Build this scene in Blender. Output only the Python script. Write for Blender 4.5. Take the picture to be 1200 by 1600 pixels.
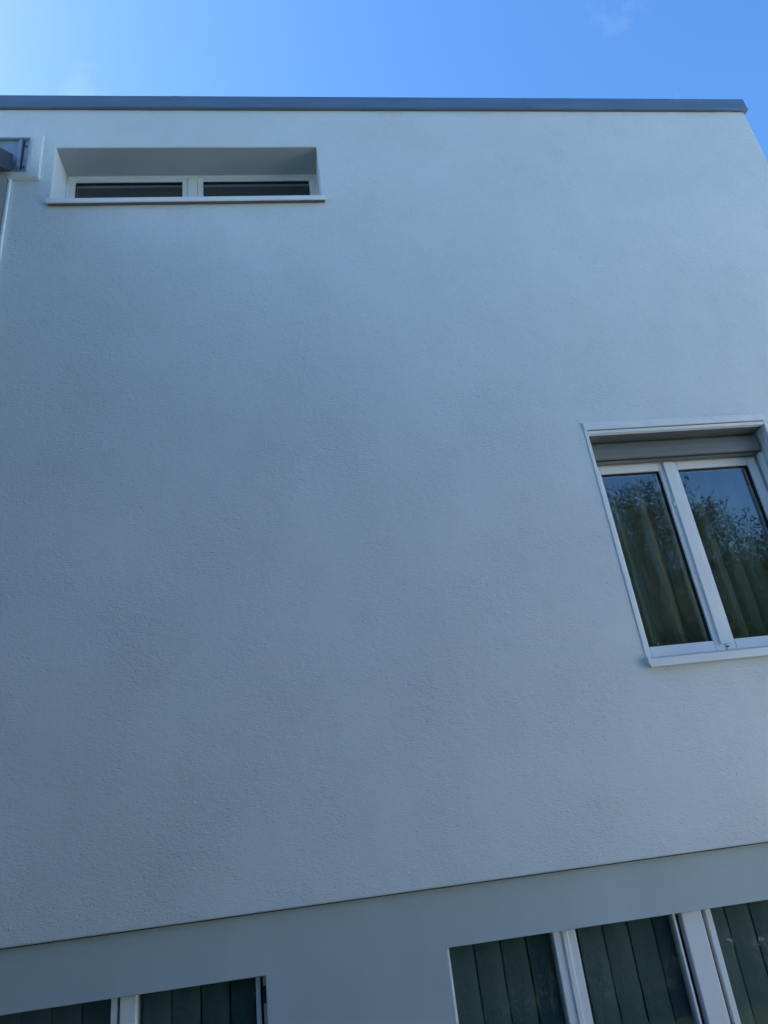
import bpy, bmesh, math, random
from mathutils import Vector, Matrix
random.seed(7)
scene = bpy.context.scene
for o in list(bpy.data.objects):
    bpy.data.objects.remove(o)
C = scene.collection
R = math.radians

# ------------------------------------------------------------------ camera
CAM = Vector((0.0, -4.0, 2.2))
yaw, pitch, roll = R(8.085), R(24.663), R(-7.388)
fwd = Vector((math.sin(yaw)*math.cos(pitch), math.cos(yaw)*math.cos(pitch), math.sin(pitch)))
rgt = Vector((math.cos(yaw), -math.sin(yaw), 0))
up = rgt.cross(fwd)
r2 = math.cos(roll)*rgt + math.sin(roll)*up
u2 = -math.sin(roll)*rgt + math.cos(roll)*up
cd = bpy.data.cameras.new('camera')
cam = bpy.data.objects.new('camera', cd)
C.objects.link(cam)
m = Matrix((r2, u2, -fwd)).transposed().to_4x4()
m.translation = CAM
cam.matrix_world = m
cd.sensor_fit = 'VERTICAL'
cd.sensor_height = 36.0
cd.lens = 1110/1600*36.0
cd.clip_start = 0.05
cd.clip_end = 2000
scene.camera = cam

# ------------------------------------------------------------------ sky, sun, exposure
SUN_EL, SUN_AZ = R(48), R(-72)          # azimuth measured from +y towards +x: behind the house, to the left
W = bpy.data.worlds.new('World')
scene.world = W
W.use_nodes = True
nt = W.node_tree
nt.nodes.clear()
wo = nt.nodes.new('ShaderNodeOutputWorld')
bg = nt.nodes.new('ShaderNodeBackground')
sky = nt.nodes.new('ShaderNodeTexSky')
sky.sky_type = 'NISHITA'
sky.sun_disc = False
sky.sun_elevation = SUN_EL
sky.sun_rotation = SUN_AZ
sky.air_density = 1.0
sky.dust_density = 0.5
sky.ozone_density = 5.0
bg.inputs['Strength'].default_value = 0.12
tc = nt.nodes.new('ShaderNodeTexCoord')
mp = nt.nodes.new('ShaderNodeMapping')
mp.inputs['Scale'].default_value = (1.0, 1.0, 1.6)
mp.inputs['Location'].default_value = (19.18, 9.94, 32.2)
nz = nt.nodes.new('ShaderNodeTexNoise')
nz.inputs['Scale'].default_value = 7.0
nz.inputs['Detail'].default_value = 5.0
nz.inputs['Roughness'].default_value = 0.62
rp = nt.nodes.new('ShaderNodeValToRGB')
rp.color_ramp.elements[0].position = 0.63
rp.color_ramp.elements[0].color = (0, 0, 0, 1)
rp.color_ramp.elements[1].position = 0.95
rp.color_ramp.elements[1].color = (0.10, 0.10, 0.10, 1)
mx = nt.nodes.new('ShaderNodeMix')
mx.data_type = 'RGBA'
mx.inputs['B'].default_value = (6.5, 7.6, 9.0, 1)
nt.links.new(tc.outputs['Generated'], mp.inputs['Vector'])
nt.links.new(mp.outputs['Vector'], nz.inputs['Vector'])
nt.links.new(nz.outputs['Fac'], rp.inputs['Fac'])
nt.links.new(rp.outputs['Color'], mx.inputs['Factor'])
hs = nt.nodes.new('ShaderNodeHueSaturation')
hs.inputs['Saturation'].default_value = 1.17
nt.links.new(sky.outputs['Color'], hs.inputs['Color'])
nt.links.new(hs.outputs['Color'], mx.inputs['A'])
nt.links.new(mx.outputs['Result'], bg.inputs['Color'])
nt.links.new(bg.outputs['Background'], wo.inputs['Surface'])

sd = bpy.data.lights.new('sun', 'SUN')
sd.energy = 5.0
sd.angle = R(0.53)
sd.color = (1.0, 0.96, 0.91)
sun = bpy.data.objects.new('sun', sd)
C.objects.link(sun)
sdir = Vector((math.sin(SUN_AZ)*math.cos(SUN_EL), math.cos(SUN_AZ)*math.cos(SUN_EL), math.sin(SUN_EL)))
sun.rotation_euler = sdir.to_track_quat('Z', 'Y').to_euler()
sun.location = sdir*60

vs = scene.view_settings
vs.view_transform = 'Standard'
vs.look = 'None'
vs.exposure = 1.53
vs.gamma = 1.0
vs.use_curve_mapping = False
scene.render.engine = 'CYCLES'
scene.cycles.max_bounces = 10
scene.cycles.transparent_max_bounces = 16

# ------------------------------------------------------------------ materials
def mat(name, col, rough=0.6, metal=0.0, var=0.08, vscale=6.0, bump=0.0, bscale=60.0, bdist=0.002,
        stretch=(1, 1, 1), spec=0.5, detail=5.0, col2=None):
    mt = bpy.data.materials.new(name)
    mt.use_nodes = True
    t = mt.node_tree
    b = t.nodes['Principled BSDF']
    b.inputs['Roughness'].default_value = rough
    b.inputs['Metallic'].default_value = metal
    b.inputs['Specular IOR Level'].default_value = spec
    co = t.nodes.new('ShaderNodeTexCoord')
    mpp = t.nodes.new('ShaderNodeMapping')
    mpp.inputs['Scale'].default_value = stretch
    t.links.new(co.outputs['Object'], mpp.inputs['Vector'])
    n = t.nodes.new('ShaderNodeTexNoise')
    n.inputs['Scale'].default_value = vscale
    n.inputs['Detail'].default_value = detail
    t.links.new(mpp.outputs['Vector'], n.inputs['Vector'])
    r = t.nodes.new('ShaderNodeValToRGB')
    lo = [c*(1-var) for c in col]
    hi = [min(1, c*(1+var)) for c in (col2 or col)]
    r.color_ramp.elements[0].position = 0.3
    r.color_ramp.elements[1].position = 0.7
    r.color_ramp.elements[0].color = (*lo, 1)
    r.color_ramp.elements[1].color = (*hi, 1)
    t.links.new(n.outputs['Fac'], r.inputs['Fac'])
    t.links.new(r.outputs['Color'], b.inputs['Base Color'])
    if bump > 0:
        n2 = t.nodes.new('ShaderNodeTexNoise')
        n2.inputs['Scale'].default_value = bscale
        n2.inputs['Detail'].default_value = 4.0
        t.links.new(mpp.outputs['Vector'], n2.inputs['Vector'])
        bp = t.nodes.new('ShaderNodeBump')
        bp.inputs['Strength'].default_value = bump
        bp.inputs['Distance'].default_value = bdist
        t.links.new(n2.outputs['Fac'], bp.inputs['Height'])
        t.links.new(bp.outputs['Normal'], b.inputs['Normal'])
    return mt

def render_mat():
    """Scratched white render: irregular grain with pits, patchy relief, shallow waviness, faint mottled staining."""
    mt = mat('scratched_render', (0.755, 0.825, 0.835), rough=0.92, var=0.02, vscale=1.1, spec=0.15)
    t = mt.node_tree
    b = t.nodes['Principled BSDF']
    base = b.inputs['Base Color'].links[0].from_socket
    co = t.nodes.new('ShaderNodeTexCoord')
    def mapping(sc):
        m_ = t.nodes.new('ShaderNodeMapping'); m_.inputs['Scale'].default_value = sc
        t.links.new(co.outputs['Object'], m_.inputs['Vector'])
        return m_.outputs['Vector']
    def noise(vec, sc, det, rough=0.55, dist=0.0):
        n = t.nodes.new('ShaderNodeTexNoise')
        n.inputs['Scale'].default_value = sc; n.inputs['Detail'].default_value = det
        n.inputs['Roughness'].default_value = rough; n.inputs['Distortion'].default_value = dist
        t.links.new(vec, n.inputs['Vector'])
        return n.outputs['Fac']
    def math_(op, a, bb, clamp=False):
        q = t.nodes.new('ShaderNodeMath'); q.operation = op; q.use_clamp = clamp
        for i, v in enumerate((a, bb)):
            if isinstance(v, (int, float)): q.inputs[i].default_value = v
            else: t.links.new(v, q.inputs[i])
        return q.outputs[0]
    plain, flat, tall = mapping((1, 1, 1)), mapping((1, 1, 1.9)), mapping((1, 1, 0.16))
    g1 = noise(flat, 44, 5, 0.68, 0.8)
    g2 = noise(plain, 21, 3, 0.6, 0.4)
    pits = noise(flat, 30, 2, 0.5, 1.2)
    pit = math_('MULTIPLY', math_('SUBTRACT', 0.40, pits, True), 5.0, True)       # sparse hollows torn by the float
    crumb = math_('MULTIPLY', math_('SUBTRACT', noise(plain, 34, 1), 0.66, True), 5.0, True)
    patch = noise(plain, 1.9, 4, 0.6)
    amp = math_('MULTIPLY', math_('SUBTRACT', patch, 0.26, True), 2.6)
    hgt = math_('ADD', math_('ADD', g1, math_('MULTIPLY', g2, 0.8)), math_('SUBTRACT', math_('MULTIPLY', crumb, 0.5), math_('MULTIPLY', pit, 0.55)))
    b1 = t.nodes.new('ShaderNodeBump'); b1.inputs['Distance'].default_value = 0.0075
    t.links.new(math_('ADD', math_('MULTIPLY', amp, 0.75), 0.12), b1.inputs['Strength'])
    t.links.new(hgt, b1.inputs['Height'])
    b2 = t.nodes.new('ShaderNodeBump'); b2.inputs['Distance'].default_value = 0.03; b2.inputs['Strength'].default_value = 0.35
    t.links.new(noise(plain, 1.5, 2), b2.inputs['Height'])
    t.links.new(b1.outputs['Normal'], b2.inputs['Normal'])
    t.links.new(b2.outputs['Normal'], b.inputs['Normal'])
    # faint weathering: broad patches, smaller blotches, weak vertical run marks, dust in the pits
    stain = math_('MULTIPLY', math_('SUBTRACT', noise(plain, 0.75, 4, 0.6, 0.5), 0.46, True), 0.32)
    blot = math_('MULTIPLY', math_('SUBTRACT', noise(plain, 5.5, 6, 0.65), 0.5, True), 0.30)
    run = math_('MULTIPLY', math_('SUBTRACT', noise(tall, 7, 4, 0.6), 0.52, True), 0.13)
    dirt = math_('ADD', math_('ADD', stain, blot), math_('ADD', run, math_('MULTIPLY', pit, 0.10)), True)
    mx_ = t.nodes.new('ShaderNodeMix'); mx_.data_type = 'RGBA'
    t.links.new(dirt, mx_.inputs['Factor'])
    t.links.new(base, mx_.inputs['A'])
    mx_.inputs['B'].default_value = (0.33, 0.37, 0.35, 1)
    t.links.new(mx_.outputs['Result'], b.inputs['Base Color'])
    return mt

def glass_mat(name, tint, f0):
    mt = bpy.data.materials.new(name)
    mt.use_nodes = True
    t = mt.node_tree
    t.nodes.clear()
    o = t.nodes.new('ShaderNodeOutputMaterial')
    tr = t.nodes.new('ShaderNodeBsdfTransparent')
    gl = t.nodes.new('ShaderNodeBsdfGlossy')
    gl.inputs['Roughness'].default_value = 0.0
    def mth(op, a, b=None):
        q = t.nodes.new('ShaderNodeMath'); q.operation = op
        for i, v in enumerate((a, b)):
            if v is None: continue
            if isinstance(v, (int, float)): q.inputs[i].default_value = v
            else: t.links.new(v, q.inputs[i])
        return q.outputs[0]
    ge = t.nodes.new('ShaderNodeNewGeometry')          # Schlick reflectance, the same from both faces of the pane
    dp = t.nodes.new('ShaderNodeVectorMath'); dp.operation = 'DOT_PRODUCT'
    t.links.new(ge.outputs['Incoming'], dp.inputs[0])
    t.links.new(ge.outputs['Normal'], dp.inputs[1])
    k5 = mth('POWER', mth('SUBTRACT', 1.0, mth('ABSOLUTE', dp.outputs['Value'])), 5.0)
    fac = mth('ADD', mth('MULTIPLY', k5, 1.0-f0), f0)
    mxs = t.nodes.new('ShaderNodeMixShader')
    co = t.nodes.new('ShaderNodeTexCoord')
    n = t.nodes.new('ShaderNodeTexNoise')
    n.inputs['Scale'].default_value = 3.0
    bp = t.nodes.new('ShaderNodeBump')
    bp.inputs['Strength'].default_value = 0.05
    bp.inputs['Distance'].default_value = 0.01
    tr.inputs['Color'].default_value = (*tint, 1)
    t.links.new(co.outputs['Object'], n.inputs['Vector'])
    t.links.new(n.outputs['Fac'], bp.inputs['Height'])
    t.links.new(bp.outputs['Normal'], gl.inputs['Normal'])
    t.links.new(fac, mxs.inputs['Fac'])
    t.links.new(tr.outputs['BSDF'], mxs.inputs[1])
    t.links.new(gl.outputs['BSDF'], mxs.inputs[2])
    t.links.new(mxs.outputs['Shader'], o.inputs['Surface'])
    return mt

M = {
    'render': render_mat(),
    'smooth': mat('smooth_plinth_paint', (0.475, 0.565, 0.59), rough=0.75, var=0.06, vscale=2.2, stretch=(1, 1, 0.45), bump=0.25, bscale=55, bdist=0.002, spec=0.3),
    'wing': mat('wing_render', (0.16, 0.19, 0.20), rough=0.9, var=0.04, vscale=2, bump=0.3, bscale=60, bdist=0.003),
    'cream': mat('white_render', (0.80, 0.80, 0.78), rough=0.9, var=0.03, vscale=2, bump=0.3, bscale=50, bdist=0.003),
    'pvc': mat('white_window_plastic', (0.80, 0.85, 0.865), rough=0.35, var=0.03, vscale=4),
    'alu': mat('white_coated_aluminium', (0.80, 0.85, 0.87), rough=0.38, var=0.03, vscale=5),
    'sill_white': mat('bright_white_sill', (0.88, 0.90, 0.90), rough=0.4, var=0.02, vscale=5),
    'trim': mat('white_trim', (0.81, 0.86, 0.88), rough=0.6, var=0.03, vscale=12, bump=0.2, bscale=80, bdist=0.001),
    'coping': mat('grey_zinc_coping', (0.155, 0.225, 0.31), rough=0.5, metal=0.35, var=0.12, vscale=3, stretch=(0.5, 1, 4)),
    'zinc': mat('blue_grey_zinc_sheet', (0.30, 0.36, 0.42), rough=0.45, metal=0.4, var=0.10, vscale=14),
    'darkmetal': mat('dark_coated_metal', (0.045, 0.06, 0.085), rough=0.5, var=0.15, vscale=8),
    'box': mat('grey_shutter_box', (0.18, 0.20, 0.20), rough=0.5, var=0.04, vscale=5),
    'rubber': mat('black_gasket', (0.02, 0.022, 0.024), rough=0.7, var=0.1),
    'slat': mat('dark_green_blind_fabric', (0.105, 0.150, 0.155), rough=0.8, var=0.22, vscale=5, stretch=(1, 1, 0.3), bump=0.2, bscale=200, bdist=0.0005),
    'curtain': mat('olive_grey_sheer', (0.31, 0.32, 0.26), rough=0.9, var=0.10, vscale=10, stretch=(1, 1, 0.15)),
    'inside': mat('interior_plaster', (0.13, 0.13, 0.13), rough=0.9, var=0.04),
    'seal': mat('grey_joint_seal', (0.10, 0.11, 0.115), rough=0.8, var=0.1),  # shade below the drip edge put into the colour
    'gravel': mat('flat_roof_gravel', (0.30, 0.29, 0.28), rough=0.95, var=0.3, vscale=80),
    'lawn': mat('lawn_green', (0.055, 0.095, 0.030), rough=0.95, var=0.35, vscale=1.2, detail=12, bump=0.6, bscale=50, bdist=0.03),
    'paving': mat('grey_paving', (0.42, 0.41, 0.40), rough=0.9, var=0.12, vscale=5, bump=0.3, bscale=60),
    'concrete': mat('pale_concrete', (0.50, 0.49, 0.47), rough=0.9, var=0.1, vscale=3, bump=0.3, bscale=60),
    'soffit': mat('grey_soffit_board', (0.37, 0.41, 0.41), rough=0.8, var=0.04, vscale=3),  # grey stands in for shade under the upper window head
    'soffit_dark': mat('dark_grey_soffit', (0.13, 0.15, 0.15), rough=0.8, var=0.04, vscale=3),  # darker grey stands in for deep shade under head and sill
    'bark': mat('grey_brown_bark', (0.055, 0.047, 0.038), rough=0.95, var=0.3, vscale=12, stretch=(1, 1, 0.2), bump=0.7, bscale=20, bdist=0.02),
    'leaf': mat('broad_leaf_green', (0.030, 0.048, 0.020), rough=0.95, spec=0.05, var=0.3, vscale=1.5),
    'leaf2': mat('olive_leaf_green', (0.038, 0.050, 0.022), rough=0.95, spec=0.05, var=0.3, vscale=1.5),
    'bluepaint': mat('blue_painted_boards', (0.06, 0.14, 0.42), rough=0.6, var=0.1, vscale=4),
    'dark': mat('dark_stain', (0.03, 0.03, 0.03), rough=0.9, var=0.2),
    'glass': glass_mat('window_glass', (0.90, 0.93, 0.92), 0.125),
    'glass_low': glass_mat('window_glass_lower', (0.88, 0.92, 0.91), 0.03),
}

# ------------------------------------------------------------------ mesh helpers
class MB:
    def __init__(s):
        s.v, s.f = [], []
    def box(s, x0, x1, y0, y1, z0, z1):
        i = len(s.v)
        s.v += [(x0,y0,z0),(x1,y0,z0),(x1,y1,z0),(x0,y1,z0),(x0,y0,z1),(x1,y0,z1),(x1,y1,z1),(x0,y1,z1)]
        s.f += [(i,i+3,i+2,i+1),(i+4,i+5,i+6,i+7),(i,i+1,i+5,i+4),(i+1,i+2,i+6,i+5),(i+2,i+3,i+7,i+6),(i+3,i,i+4,i+7)]
        return s
    def prism(s, prof, fn):
        """prof: list of (a, b); fn(a, b, end) -> point for end 0/1"""
        i, n = len(s.v), len(prof)
        s.v += [fn(a, b, 0) for a, b in prof] + [fn(a, b, 1) for a, b in prof]
        for k in range(n):
            q = (k+1) % n
            s.f.append((i+k, i+q, i+n+q, i+n+k))
        s.f.append(tuple(i+k for k in range(n))[::-1])
        s.f.append(tuple(i+n+k for k in range(n)))
        return s
    def ring(s, x0, x1, z0, z1, w, y0, y1, wb=None, wt=None):
        """rectangular frame in the facade plane: side width w, bottom wb, top wt; stiles run full height"""
        wb = w if wb is None else wb
        wt = w if wt is None else wt
        s.box(x0, x0+w, y0, y1, z0, z1).box(x1-w, x1, y0, y1, z0, z1)
        s.box(x0+w, x1-w, y0, y1, z0, z0+wb).box(x0+w, x1-w, y0, y1, z1-wt, z1)
        return s
    def build(s, name, material, parent=None, bevel=0.0, smooth=False, seg=2):
        me = bpy.data.meshes.new(name)
        me.from_pydata(s.v, [], s.f)
        bm = bmesh.new(); bm.from_mesh(me)
        bmesh.ops.recalc_face_normals(bm, faces=bm.faces)
        bm.to_mesh(me); bm.free()
        me.materials.append(material)
        o = bpy.data.objects.new(name, me)
        C.objects.link(o)
        if parent is not None:
            o.parent = parent
            o.matrix_parent_inverse = parent_world(parent).inverted()
        if bevel > 0:
            b = o.modifiers.new('bevel', 'BEVEL')
            b.width = bevel; b.segments = seg; b.limit_method = 'ANGLE'; b.angle_limit = R(40)
        if smooth:
            for p in me.polygons: p.use_smooth = True
        return o
def parent_world(o):
    mw = Matrix.Translation(o.location)
    return mw if o.parent is None else parent_world(o.parent) @ o.matrix_parent_inverse @ mw if False else mw
def empty(name, loc):
    o = bpy.data.objects.new(name, None)
    o.location = loc
    C.objects.link(o)
    return o
def tag(o, label=None, cat=None, group=None, kind=None):
    for k, v in (('label', label), ('category', cat), ('group', group), ('kind', kind)):
        if v: o[k] = v
    return o
def wall_with_holes(xs, zs, holes, y0, y1):
    """solid slab in the facade plane between y0 (front) and y1 (back) with rectangular openings"""
    xs = sorted(set(xs + [h[i] for h in holes for i in (0, 1)]))
    zs = sorted(set(zs + [h[i] for h in holes for i in (2, 3)]))
    mb = MB()
    idx = {}
    def v(i, j, b):
        if (i, j, b) not in idx:
            idx[i, j, b] = len(mb.v)
            mb.v.append((xs[i], y1 if b else y0, zs[j]))
        return idx[i, j, b]
    def solid(i, j):
        if i < 0 or j < 0 or i >= len(xs)-1 or j >= len(zs)-1: return False
        cx, cz = (xs[i]+xs[i+1])/2, (zs[j]+zs[j+1])/2
        return not any(h[0] < cx < h[1] and h[2] < cz < h[3] for h in holes)
    for i in range(len(xs)-1):
        for j in range(len(zs)-1):
            if not solid(i, j): continue
            for b in (0, 1):
                mb.f.append((v(i,j,b), v(i+1,j,b), v(i+1,j+1,b), v(i,j+1,b)))
            if not solid(i-1, j): mb.f.append((v(i,j,0), v(i,j+1,0), v(i,j+1,1), v(i,j,1)))
            if not solid(i+1, j): mb.f.append((v(i+1,j,0), v(i+1,j+1,0), v(i+1,j+1,1), v(i+1,j,1)))
            if not solid(i, j-1): mb.f.append((v(i,j,0), v(i+1,j,0), v(i+1,j,1), v(i,j,1)))
            if not solid(i, j+1): mb.f.append((v(i,j+1,0), v(i+1,j+1,0), v(i+1,j+1,1), v(i,j+1,1)))
    return mb

# ------------------------------------------------------------------ ground
g = MB()
g.v = [(-600,-600,0),(600,-600,0),(600,600,0),(-600,600,0)]; g.f = [(0,1,2,3)]
tag(g.build('ground', M['lawn']), kind='structure')
pv = MB(); pv.box(0.0, 9.95, -3.5, 0.041, -0.1, 0.03)  # added unseen paving, sized for the light it bounces onto the facade
tag(pv.build('courtyard', M['paving'], bevel=0.01), kind='structure')

dv = MB(); dv.box(6.7, 9.95, -9.2, -3.505, -0.1, 0.026)  # added unseen slab, bounces sunlight onto the lower right facade
tag(dv.build('driveway', M['concrete'], bevel=0.01), kind='structure')

# ------------------------------------------------------------------ house shell
XL, XR, YB = -6.0, 4.34, 8.0
Z_DRIP, Z_TOP = 1.956, 7.832
UW = (-1.628, 0.402, 6.755, 7.388)        # wide slit window
RW = (2.026, 3.324, 2.965, 4.535)         # two-sash window
LR = (0.606, 3.30, 0.45, 1.687)           # lower window, right
LL = (-1.85, -0.279, 0.45, 1.687)         # lower window, left
house = empty('house', (0, 0, 0))
tag(house, 'flat-roofed house with pale blue-grey rendered facade above a smooth lower wall', 'house')
wall_with_holes([XL, XR], [Z_DRIP, Z_TOP], [UW, RW], 0.0, 0.36).build('upper_wall', M['render'], house, bevel=0.008)
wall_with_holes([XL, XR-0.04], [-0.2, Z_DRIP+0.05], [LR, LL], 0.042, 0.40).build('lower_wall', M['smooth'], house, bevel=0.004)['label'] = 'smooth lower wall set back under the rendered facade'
MB().box(XR-0.36, XR, 0.3605, YB, Z_DRIP, Z_TOP).build('side_wall', M['render'], house)
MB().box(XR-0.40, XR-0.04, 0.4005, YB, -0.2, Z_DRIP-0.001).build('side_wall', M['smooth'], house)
MB().box(XL, XR-0.3605, YB-0.36, YB, -0.2, Z_TOP).build('rear_wall', M['render'], house)
MB().box(XL, XL+0.36, 0.401, YB-0.3605, -0.2, Z_TOP).build('side_wall', M['render'], house)
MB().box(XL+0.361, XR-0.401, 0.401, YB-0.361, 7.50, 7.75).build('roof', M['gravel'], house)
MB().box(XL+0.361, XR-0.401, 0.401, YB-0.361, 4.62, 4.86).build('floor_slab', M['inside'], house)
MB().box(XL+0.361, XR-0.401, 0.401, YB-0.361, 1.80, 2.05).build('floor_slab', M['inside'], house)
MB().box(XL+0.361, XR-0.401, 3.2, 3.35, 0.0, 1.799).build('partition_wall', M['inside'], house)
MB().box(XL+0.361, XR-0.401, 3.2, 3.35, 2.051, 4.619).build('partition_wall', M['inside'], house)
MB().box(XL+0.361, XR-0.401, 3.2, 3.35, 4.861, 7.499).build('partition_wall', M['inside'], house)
# strip with the shade under the render edge put into its colour
MB().box(-1.94, XR-0.05, 0.034, 0.0415, Z_DRIP-0.007, Z_DRIP-0.001).build('joint_seal', M['seal'], house)

# coping: folded sheet swept round the roof edge
prof = [(-0.38, 7.955), (0.020, 7.972), (0.026, 7.968), (0.026, 7.842), (0.033, 7.832), (0.029, 7.826), (0.0, 7.834), (-0.38, 7.834)]
path = lambda o: [(XL-o, YB+o), (XL-o, -o), (XR+o, -o), (XR+o, YB+o)]
cp = MB()
n = len(prof)
for a, z in prof:
    cp.v += [(x, y, z) for x, y in path(a)]
for k in range(n):
    q = (k+1) % n
    for s_ in range(4):
        e = (s_+1) % 4
        cp.f.append((k*4+s_, q*4+s_, q*4+e, k*4+e))
cop = cp.build('coping', M['coping'], house)
for x in (-0.75, 2.25):                    # lap joints between coping sheets
    MB().box(x, x+0.05, -0.0285, -0.0265, 7.845, 7.967).build('lap_joint', M['coping'], cop)

# ------------------------------------------------------------------ wide slit window
def sheet_sill(name, parent, x0, x1, yf, yb, zb, zt, zr, m):
    """folded sheet sill: front fold zb..zt at yf, rising to zr at yb, with upturned end pieces"""
    mb = MB()
    pr = [(yf, zb), (yf, zt), (yb, zr), (yb, zr-0.012), (yf+0.012, zt-0.012), (yf+0.012, zb)]
    mb.prism(pr, lambda a, b, e: (x1 if e else x0, a, b))
    return mb.build(name, m, parent, bevel=0.002)

x0, x1, z0, z1 = UW
YF = 0.262
w = MB().ring(x0+0.001, x1-0.001, z0+0.012, z1-0.001, 0.022, YF, YF+0.07).build('window', M['pvc'], house, bevel=0.003)
w['label'] = 'wide slit window under the roof edge with two low panes'
xm = (x0+x1)/2 - 0.015
MB().box(xm-0.038, xm+0.038, YF+0.002, YF+0.068, z0+0.034, z1-0.023).build('mullion', M['pvc'], w, bevel=0.003)
for a, b in ((x0+0.024, xm-0.039), (xm+0.039, x1-0.024)):
    MB().ring(a, b, z0+0.036, z1-0.024, 0.045, YF+0.010, YF+0.075, wt=0.036).build('sash', M['pvc'], w, bevel=0.004)
    MB().ring(a+0.046, b-0.046, z0+0.082, z1-0.061, 0.004, YF+0.020, YF+0.045).build('gasket', M['rubber'], w)
    MB().box(a+0.0505, b-0.0505, YF+0.030, YF+0.036, z0+0.0865, z1-0.0655).build('pane', M['glass'], w)
MB().box(x0+0.001, x1-0.001, 0.006, YF-0.001, z1-0.006, z1-0.0005).build('soffit_board', M['soffit'], w)  # thin sheet carrying the shade of the head in its colour
MB().box(x0-0.014, x1+0.020, -0.027, 0.001, 6.7505, 6.756).build('sill_underside', M['soffit_dark'], w)  # dark strip, the shadow below the sill put into its colour
sheet_sill('sill', w, x0-0.018, x1+0.024, -0.040, YF+0.004, 6.746, 6.786, 6.80, M['sill_white'])

# ------------------------------------------------------------------ two-sash window on the right
x0, x1, z0, z1 = RW
YF = 0.18
w = MB().ring(x0+0.001, x1-0.001, z0+0.02, 4.40, 0.040, YF, YF+0.075, wb=0.05, wt=0.05).build('window', M['pvc'], house, bevel=0.004)
w['label'] = 'two-sash window with roller shutter box and white sill'
xm = 2.622
for a, b in ((x0+0.034, xm-0.003), (xm+0.003, x1-0.034)):
    sa = MB().ring(a, b, z0+0.058, 4.365, 0.066, YF-0.014, YF+0.06, wb=0.066, wt=0.060)
    if a < 2.3: sa = MB().ring(a, b, z0+0.058, 4.365, 0.066, YF-0.014, YF+0.06, wb=0.066, wt=0.060)
    sa.build('sash', M['pvc'], w, bevel=0.006)
    MB().ring(a+0.067, b-0.067, z0+0.125, 4.304, 0.005, YF+0.0, YF+0.03).build('gasket', M['rubber'], w)
    MB().box(a+0.0725, b-0.0725, YF+0.012, YF+0.018, z0+0.1305, 4.2985).build('pane', M['glass'], w)
cs = MB().box(xm-0.036, xm+0.036, YF-0.030, YF-0.0145, z0+0.094, 4.36).build('cover_strip', M['pvc'], w, bevel=0.005)
MB().box(xm-0.046, xm-0.037, YF-0.028, YF-0.0145, 4.02, 4.05).build('catch', M['alu'], w, bevel=0.002)
MB().prism([(math.cos(t)*0.009, math.sin(t)*0.005) for t in [k*math.pi/6 for k in range(12)]],
           lambda a, b, e: (xm+0.012+a, YF-0.0147 if not e else YF-0.010, z0+0.079+b)).build('drain_hole', M['rubber'], w)
# roller shutter box with rounded nose, slot, end caps and guide rails
pr = [(0.175, 4.5335), (0.135, 4.5335), (0.105, 4.500), (0.096, 4.455), (0.094, 4.405), (0.098, 4.388), (0.108, 4.378), (0.175, 4.372)]
bx = MB().prism(pr, lambda a, b, e: (x1-0.012 if e else x0+0.012, a, b)).build('shutter_box', M['box'], w, bevel=0.004)
MB().box(x0+0.02, x1-0.02, 0.100, 0.106, 4.366, 4.3745).build('shutter_slot', M['rubber'], bx)
for a, b in ((x0+0.0005, x0+0.028), (x1-0.028, x1-0.0005)):
    MB().box(a, b, 0.110, 0.150, z0+0.03, 4.370).box(a+0.009, b-0.009, 0.106, 0.110, z0+0.03, 4.370).build('guide_rail', M['alu'], w, bevel=0.002)
MB().box(x0+0.001, x1-0.001, 0.031, 0.128, 4.5285, 4.5345).build('soffit_board', M['soffit_dark'], w)  # dark sheet, shade of the shutter recess put into its colour
# trim beads round the opening, head rail in two bands
MB().box(x0-0.024, x0-0.0005, -0.006, 0.004, z0-0.005, 4.60).build('edge_trim', M['trim'], w, bevel=0.002)
MB().box(x1+0.0005, x1+0.024, -0.006, 0.004, z0-0.005, 4.60).build('edge_trim', M['trim'], w, bevel=0.002)
MB().box(x0-0.022, x1+0.010, -0.013, 0.003, 4.559, 4.606).box(x0-0.026, x1+0.014, -0.008, 0.003, 4.6065, 4.618).build('head_trim', M['trim'], w, bevel=0.003)
MB().box(x0+0.001, x1-0.001, -0.004, 0.030, 4.5295, 4.553).build('head_rail', M['trim'], w, bevel=0.003)
MB().box(x0+0.001, x1-0.001, -0.0015, 0.002, 4.5535, 4.5585).build('shadow_gap', M['rubber'], w)
si = sheet_sill('sill', w, x0-0.024, x1+0.024, -0.032, YF+0.004, 2.930, 2.976, 2.992, M['alu'])
MB().box(x0-0.034, x0-0.0245, -0.040, 0.05, 2.948, 2.992).build('end_cap', M['alu'], si, bevel=0.003)
MB().box(x1+0.0245, x1+0.034, -0.040, 0.05, 2.948, 2.992).build('end_cap', M['alu'], si, bevel=0.003)

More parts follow.
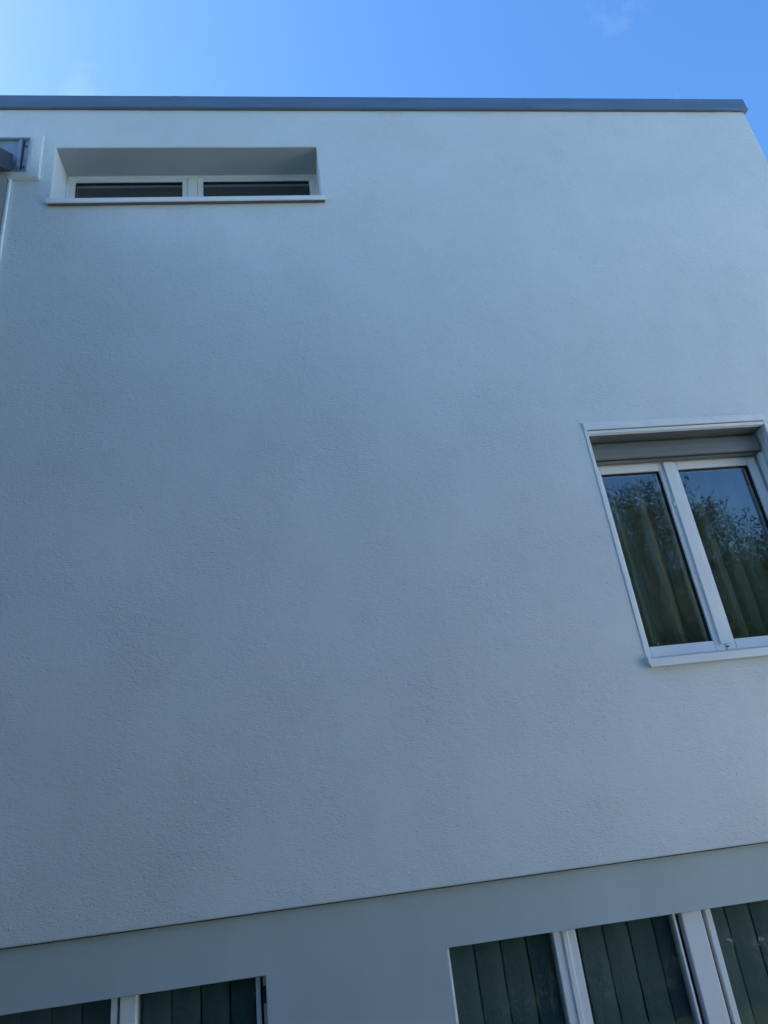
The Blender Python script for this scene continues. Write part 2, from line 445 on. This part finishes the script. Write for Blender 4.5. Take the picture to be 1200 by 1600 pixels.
# ------------------------------------------------------------------ lower windows
def lower_window(op, posts, label):
    x0, x1, z0, z1 = op
    yf = 0.085
    w = MB().ring(x0+0.001, x1-0.001, z0+0.01, z1+0.03, 0.016, yf+0.01, yf+0.085, wb=0.06, wt=0.03).build('window', M['pvc'], house, bevel=0.003)
    w['label'] = label
    edges = [x0+0.018]
    for kind, a, b in posts:
        if kind == 'cover':                # two sashes meeting under one moulded strip
            MB().box(a, b, yf, yf+0.07, z0+0.072, z1+0.028).box(a+0.045, a+0.075, yf-0.008, yf, z0+0.08, z1+0.028).build('mullion', M['pvc'], w, bevel=0.004)
        elif kind == 'post':               # post with gaps and sash edges either side
            MB().box(a+0.042, b-0.058, yf-0.012, yf+0.07, z0+0.072, z1+0.028).build('mullion', M['pvc'], w, bevel=0.005)
            MB().box(a, a+0.014, yf, yf+0.06, z0+0.072, z1+0.028).build('sash_edge', M['pvc'], w, bevel=0.003)
            MB().box(b-0.032, b, yf, yf+0.06, z0+0.072, z1+0.028).build('sash_edge', M['pvc'], w, bevel=0.003)
            MB().box(a+0.0145, a+0.0415, yf+0.035, yf+0.05, z0+0.073, z1+0.028).build('gasket', M['rubber'], w)
            MB().box(b-0.0575, b-0.0325, yf+0.035, yf+0.05, z0+0.073, z1+0.028).build('gasket', M['rubber'], w)
        else:                              # sash edge, gap, wide stile
            MB().box(a, a+0.030, yf, yf+0.06, z0+0.072, z1+0.028).build('sash_edge', M['pvc'], w, bevel=0.003)
            MB().box(a+0.042, b, yf-0.010, yf+0.07, z0+0.072, z1+0.028).build('mullion', M['pvc'], w, bevel=0.005)
            MB().box(a+0.0305, a+0.0415, yf+0.035, yf+0.05, z0+0.073, z1+0.028).build('gasket', M['rubber'], w)
        edges += [a-0.001, b+0.001]
    edges.append(x1-0.018)
    for a, b in zip(edges[::2], edges[1::2]):
        if b-a > 0.1:
            MB().box(a, b, yf+0.030, yf+0.036, z0+0.075, z1+0.027).build('pane', M['glass_low'], w)
    return w

def vertical_blind(op, phase, pitch, y, label):
    x0, x1, z0, z1 = op
    t = empty('vertical_blind', ((x0+x1)/2, y, z0))
    tag(t, label, 'blind', 'vertical blinds in the lower windows')
    MB().box(x0+0.02, x1-0.02, y-0.02, y+0.03, z1+0.07, z1+0.10).build('head_rail', M['pvc'], t)
    k = math.floor((x0-phase)/pitch)
    me = None
    while phase+k*pitch < x1-0.02:
        a = phase+k*pitch+0.003
        k += 1
        if a < x0-0.06: continue
        if a+pitch-0.006 > x1+0.05: break
        if me is None:
            mb = MB()
            W_ = pitch-0.0075
            pts = [(W_*i/6, -0.006*math.sin(math.pi*i/6)) for i in range(7)]
            pts += [(px, py+0.0015) for px, py in reversed(pts)]
            mb.prism(pts, lambda p, q, e: (p, q, z1+0.068 if e else z0+0.02))
            o = mb.build('slat', M['slat'], None)
            me = o.data
        else:
            o = bpy.data.objects.new('slat', me)
            C.objects.link(o)
        o.parent = t
        o.matrix_parent_inverse = Matrix.Translation(t.location).inverted()
        o.location = (a, y + random.uniform(-0.002, 0.002), 0)
        o.rotation_euler.z = R(random.uniform(-0.6, 0.5))
    return t

lw = lower_window(LR, [('cover', 1.160, 1.279), ('post', 1.808, 2.020), ('cover', 2.56, 2.68)], 'wide lower window with white posts')
lw2 = lower_window(LL, [('stile', -0.998, -0.881), ], 'lower window at the left with a wide white stile')
xj = LL[1]
MB().box(-0.330, -0.308, 0.085, 0.15, 0.53, 1.715).build('sash_edge', M['pvc'], lw2, bevel=0.003)
MB().box(-0.3075, -0.2965, 0.12, 0.135, 0.53, 1.714).build('gasket', M['rubber'], lw2)
MB().box(-0.296, -0.2795, 0.052, 0.094, 1.575, 1.640).build('hinge', M['rubber'], lw2, bevel=0.004)
vertical_blind(LR, 0.183*4.17, 0.0330*4.17, 0.17, 'long dark green vertical blind behind the wide lower window at the right')
vertical_blind(LL, -0.143*4.17, 0.0330*4.17, 0.17, 'dark green vertical blind behind the lower window at the left')

# ------------------------------------------------------------------ curtain
cur = MB()
xa, xb, za, zb_ = RW[0]+0.01, RW[1]+0.02, 2.95, 4.42
NX = 180
for i in range(NX+1):
    u = i/NX
    x = xa+(xb-xa)*u
    ph = u*2*math.pi*8.5 + 1.3*math.sin(u*9)
    y = 0.42 + 0.034*math.sin(ph) + 0.012*math.sin(ph*2.1+1)
    for j in range(5):
        cur.v.append((x, y*(1) + 0.01*math.sin(ph*0.7)*j/4, za+(zb_-za)*j/4))
for i in range(NX):
    for j in range(4):
        a = i*5+j
        cur.f.append((a, a+5, a+6, a+1))
co_ = cur.build('curtain', M['curtain'], None, smooth=True)
sm = co_.modifiers.new('thickness', 'SOLIDIFY'); sm.thickness = 0.002
tag(co_, 'olive grey curtain hanging in folds behind the two-sash window', 'curtain')

# ------------------------------------------------------------------ metal end box on the wall, top left
pad = MB().box(-2.30, -1.722, -0.034, 0.002, 7.022, 7.50).build('wall_pad', M['render'], house, bevel=0.004)
pad['label'] = 'white raised pad on the facade at the upper left'
pl = MB().box(-2.28, -1.812, -0.040, -0.0345, 7.075, 7.425).build('flashing_plate', M['zinc'], pad, bevel=0.002)
pl['label'] = 'blue-grey sheet metal plate'
MB().box(-2.285, -1.806, -0.056, -0.0405, 7.415, 7.432).build('rim', M['zinc'], pad, bevel=0.003)
MB().box(-1.820, -1.808, -0.050, -0.0405, 7.075, 7.4145).build('rim', M['zinc'], pad, bevel=0.003)
MB().box(-1.885, -1.862, -0.058, -0.0405, 7.10, 7.405).build('upright_bar', M['zinc'], pad, bevel=0.003)
MB().box(-1.855, -1.846, -0.0445, -0.0405, 7.09, 7.40).build('shadow_gap', M['rubber'], pad)
for z in (7.115, 7.345):
    MB().prism([(math.cos(t)*0.009, math.sin(t)*0.009) for t in [k*math.pi/5 for k in range(10)]],
               lambda a, b, e: (-1.832+a, -0.0405 if e else -0.047, z+b)).build('screw', M['darkmetal'], pad)

# ------------------------------------------------------------------ adjoining wing at the left
wing = empty('side_wing', (-2.2, -2.5, 0))
tag(wing, 'pale side wing meeting the facade at the far left edge', 'wing')
SL, YK, YW = -0.92, -3.0, -9.0            # verge falls steeply from the house wall, then runs level
def verge_prism(x0, x1, ys, lo, hi, mname, name, bevel=0.0):
    f = lambda y: SL*(-max(y, YK))
    top = [(ys, hi+f(ys)), (YK, hi+f(YK)), (YW, hi+f(YW))]
    bot = [(YW, lo+f(YW) if lo is not None else 0.0), (YK, lo+f(YK) if lo is not None else 0.0), (ys, lo+f(ys) if lo is not None else 0.0)]
    return MB().prism(top+bot, lambda a, b, e: (x1 if e else x0, a, b)).build(name, M[mname], wing, bevel=bevel)
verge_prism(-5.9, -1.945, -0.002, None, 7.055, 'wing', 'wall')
verge_prism(-2.15, -1.905, -0.062, 7.105, 7.290, 'darkmetal', 'verge_board', 0.004)
verge_prism(-5.95, -2.151, -0.064, 7.08, 7.25, 'zinc', 'roof')
MB().box(-1.944, -1.920, -0.020, -0.0005, 0.04, 7.021).build('corner_bead', M['trim'], wing, bevel=0.006)

# ------------------------------------------------------------------ added house, unseen at right; its sunlit side bounces light onto the facade
nb = empty('neighbouring_house', (13.0, -3.0, 0))
tag(nb, 'white rendered neighbouring house on the right side of the courtyard', 'house')
MB().box(10.0, 17.0, -7.5, 2.5, -0.1, 6.2).build('wall', M['cream'], nb, bevel=0.02)
MB().box(9.8, 17.2, -7.7, 2.7, 6.201, 6.42).build('roof', M['coping'], nb, bevel=0.02)
for y in (-5.6, -2.0):
    for z in (0.9, 3.7):
        q = MB().ring(0, 1.2, 0, 1.4, 0.07, 0, 0.06)
        q.v = [(9.96+b, y+a, z+c) for a, b, c in q.v]
        wn = q.build('window', M['pvc'], nb, bevel=0.004)
        MB().box(9.985, 9.995, y+0.071, y+1.129, z+0.071, z+1.329).build('pane', M['darkmetal'], wn)
        MB().box(9.90, 9.999, y-0.05, y+1.25, z-0.045, z-0.002).build('sill', M['alu'], wn)

# ------------------------------------------------------------------ trees across the garden (some seen in the window glass, one added to block sky light)
def tube(mb, pts, rad, n=8):
    base = len(mb.v)
    for k, (p, r) in enumerate(zip(pts, rad)):
        p = Vector(p)
        d = (Vector(pts[min(k+1, len(pts)-1)]) - Vector(pts[max(k-1, 0)])).normalized()
        a = d.orthogonal().normalized(); b = d.cross(a)
        for i in range(n):
            t = 2*math.pi*i/n
            mb.v.append(tuple(p + r*(math.cos(t)*a + math.sin(t)*b)))
    for k in range(len(pts)-1):
        for i in range(n):
            j = (i+1) % n
            mb.f.append((base+k*n+i, base+k*n+j, base+(k+1)*n+j, base+(k+1)*n+i))
def tree(name, label, loc, H, rx, rz, leafm, nclump, per, leaf, seed):
    rnd = random.Random(seed)
    t = empty(name, loc)
    tag(t, label, 'tree', 'trees across the garden')
    L = Vector(loc)
    tb = MB()
    top = L + Vector((rnd.uniform(-.4, .4), rnd.uniform(-.4, .4), H*0.8))
    pts = [L + (top-L)*k/6 + Vector((rnd.uniform(-.1, .1), rnd.uniform(-.1, .1), 0))*(k > 0) for k in range(7)]
    tube(tb, pts, [0.028*H*(1-k/7.5) for k in range(7)], 10)
    cen = L + Vector((0, 0, H-rz))
    lf = MB()
    for c in range(nclump):
        th, ph = rnd.uniform(0, 2*math.pi), math.acos(rnd.uniform(-0.85, 1))
        rr = rnd.uniform(0.45, 1.0)**0.6
        p = cen + Vector((rx*rr*math.sin(ph)*math.cos(th), rx*rr*math.sin(ph)*math.sin(th), rz*rr*math.cos(ph)))
        if c % 5 == 0:
            st = pts[rnd.choice((2, 3, 4, 5))]
            mid = (st+p)/2 + Vector((0, 0, 0.15*H*rnd.uniform(-.3, .6)))
            tube(tb, [st, mid, p], [0.009*H, 0.005*H, 0.0015*H], 6)
        cr = rnd.uniform(0.35, 0.75)*rx*0.36
        for q in range(per):
            d = Vector((rnd.gauss(0, 1), rnd.gauss(0, 1), rnd.gauss(0, .7)))*cr*0.55
            a = Vector((rnd.gauss(0, 1), rnd.gauss(0, 1), rnd.gauss(0, .6))).normalized()
            b = a.orthogonal().normalized()
            b.rotate(Matrix.Rotation(rnd.uniform(0, 6.28), 3, a))
            s = leaf*rnd.uniform(0.6, 1.3)
            i = len(lf.v)
            o = p+d
            lf.v += [tuple(o-a*s), tuple(o+b*s*0.5), tuple(o+a*s), tuple(o-b*s*0.5)]
            lf.f.append((i, i+1, i+2, i+3))
    tb.build('trunk', M['bark'], t, smooth=True)
    lf.build('crown', leafm, t)
    return t
tree('leafy_tree', 'loose leafy tree mirrored at the left of the window', (8.2, -10.5, 0), 9.3, 2.5, 4.0, M['leaf'], 300, 380, 0.034, 3)
tree('leafy_tree', 'broad olive green tree mirrored in the middle of the window', (13.0, -15.0, 0), 9.8, 3.8, 4.7, M['leaf2'], 300, 420, 0.042, 5)
tree('leafy_tree', 'broad round tree mirrored at the right of the window', (18.5, -17.5, 0), 11.1, 4.6, 5.3, M['leaf2'], 340, 420, 0.045, 8)
tree('leafy_tree', 'dark tree standing left of the other trees across the garden', (1.0, -17.0, 0), 9.0, 3.6, 4.0, M['leaf'], 140, 80, 0.13, 11)
tree('leafy_tree', 'tall dark tree at the far left across the garden', (-8.5, -14.0, 0), 11.0, 4.0, 5.0, M['leaf'], 150, 80, 0.14, 13)
tree('leafy_tree', 'big dark tree close to the side wing', (-3.6, -12.2, 0), 17.0, 5.6, 7.2, M['leaf'], 420, 110, 0.15, 17)  # added to keep sky light off the left of the facade
tree('leafy_tree', 'low bushy tree behind the loose leafy tree', (10.5, -20.0, 0), 8.0, 4.2, 4.1, M['leaf'], 240, 130, 0.11, 23)
tree('leafy_tree', 'low bushy tree behind the two broad trees', (18.0, -24.0, 0), 9.0, 5.0, 4.6, M['leaf'], 240, 130, 0.12, 29)

# ------------------------------------------------------------------ leaf screen, added unseen to keep the lower window reflections dark
hg = empty('hedge', (1.5, -5.6, 0))
tag(hg, 'clipped dark green hedge along the far edge of the courtyard', 'hedge')
rnd = random.Random(21)
hb = MB()
for k in range(21000):
    x = rnd.uniform(-1.6, 6.5)
    e = rnd.random()
    hh = 1.75 + 0.08*math.sin(x*2.3) + 0.05*math.sin(x*5.1+1)
    if e < 0.4: p = Vector((x, -5.2 + rnd.gauss(0, 0.05), rnd.uniform(0.03, hh)))
    elif e < 0.65: p = Vector((x, -5.95 + rnd.gauss(0, 0.05), rnd.uniform(0.03, hh)))
    elif e < 0.9: p = Vector((x, rnd.uniform(-5.95, -5.2), hh + rnd.gauss(0, 0.05)))
    else: p = Vector((x, rnd.uniform(-5.9, -5.25), rnd.uniform(0.03, hh)))
    a = Vector((rnd.gauss(0, 1), rnd.gauss(0, 1), rnd.gauss(0, 1))).normalized()
    b = a.orthogonal().normalized()
    s = rnd.uniform(0.03, 0.055)
    i = len(hb.v)
    hb.v += [tuple(p-a*s), tuple(p+b*s*0.6), tuple(p+a*s), tuple(p-b*s*0.6)]
    hb.f.append((i, i+1, i+2, i+3))
hb.build('foliage', M['leaf'], hg)
for k in range(10):
    x = -1.3 + k*0.8
    st = MB()
    tube(st, [(x, -5.6, 0), (x+0.05, -5.58, 0.7), (x-0.03, -5.62, 1.5)], [0.03, 0.02, 0.008], 6)
    st.build('stem', M['bark'], hg, smooth=True)
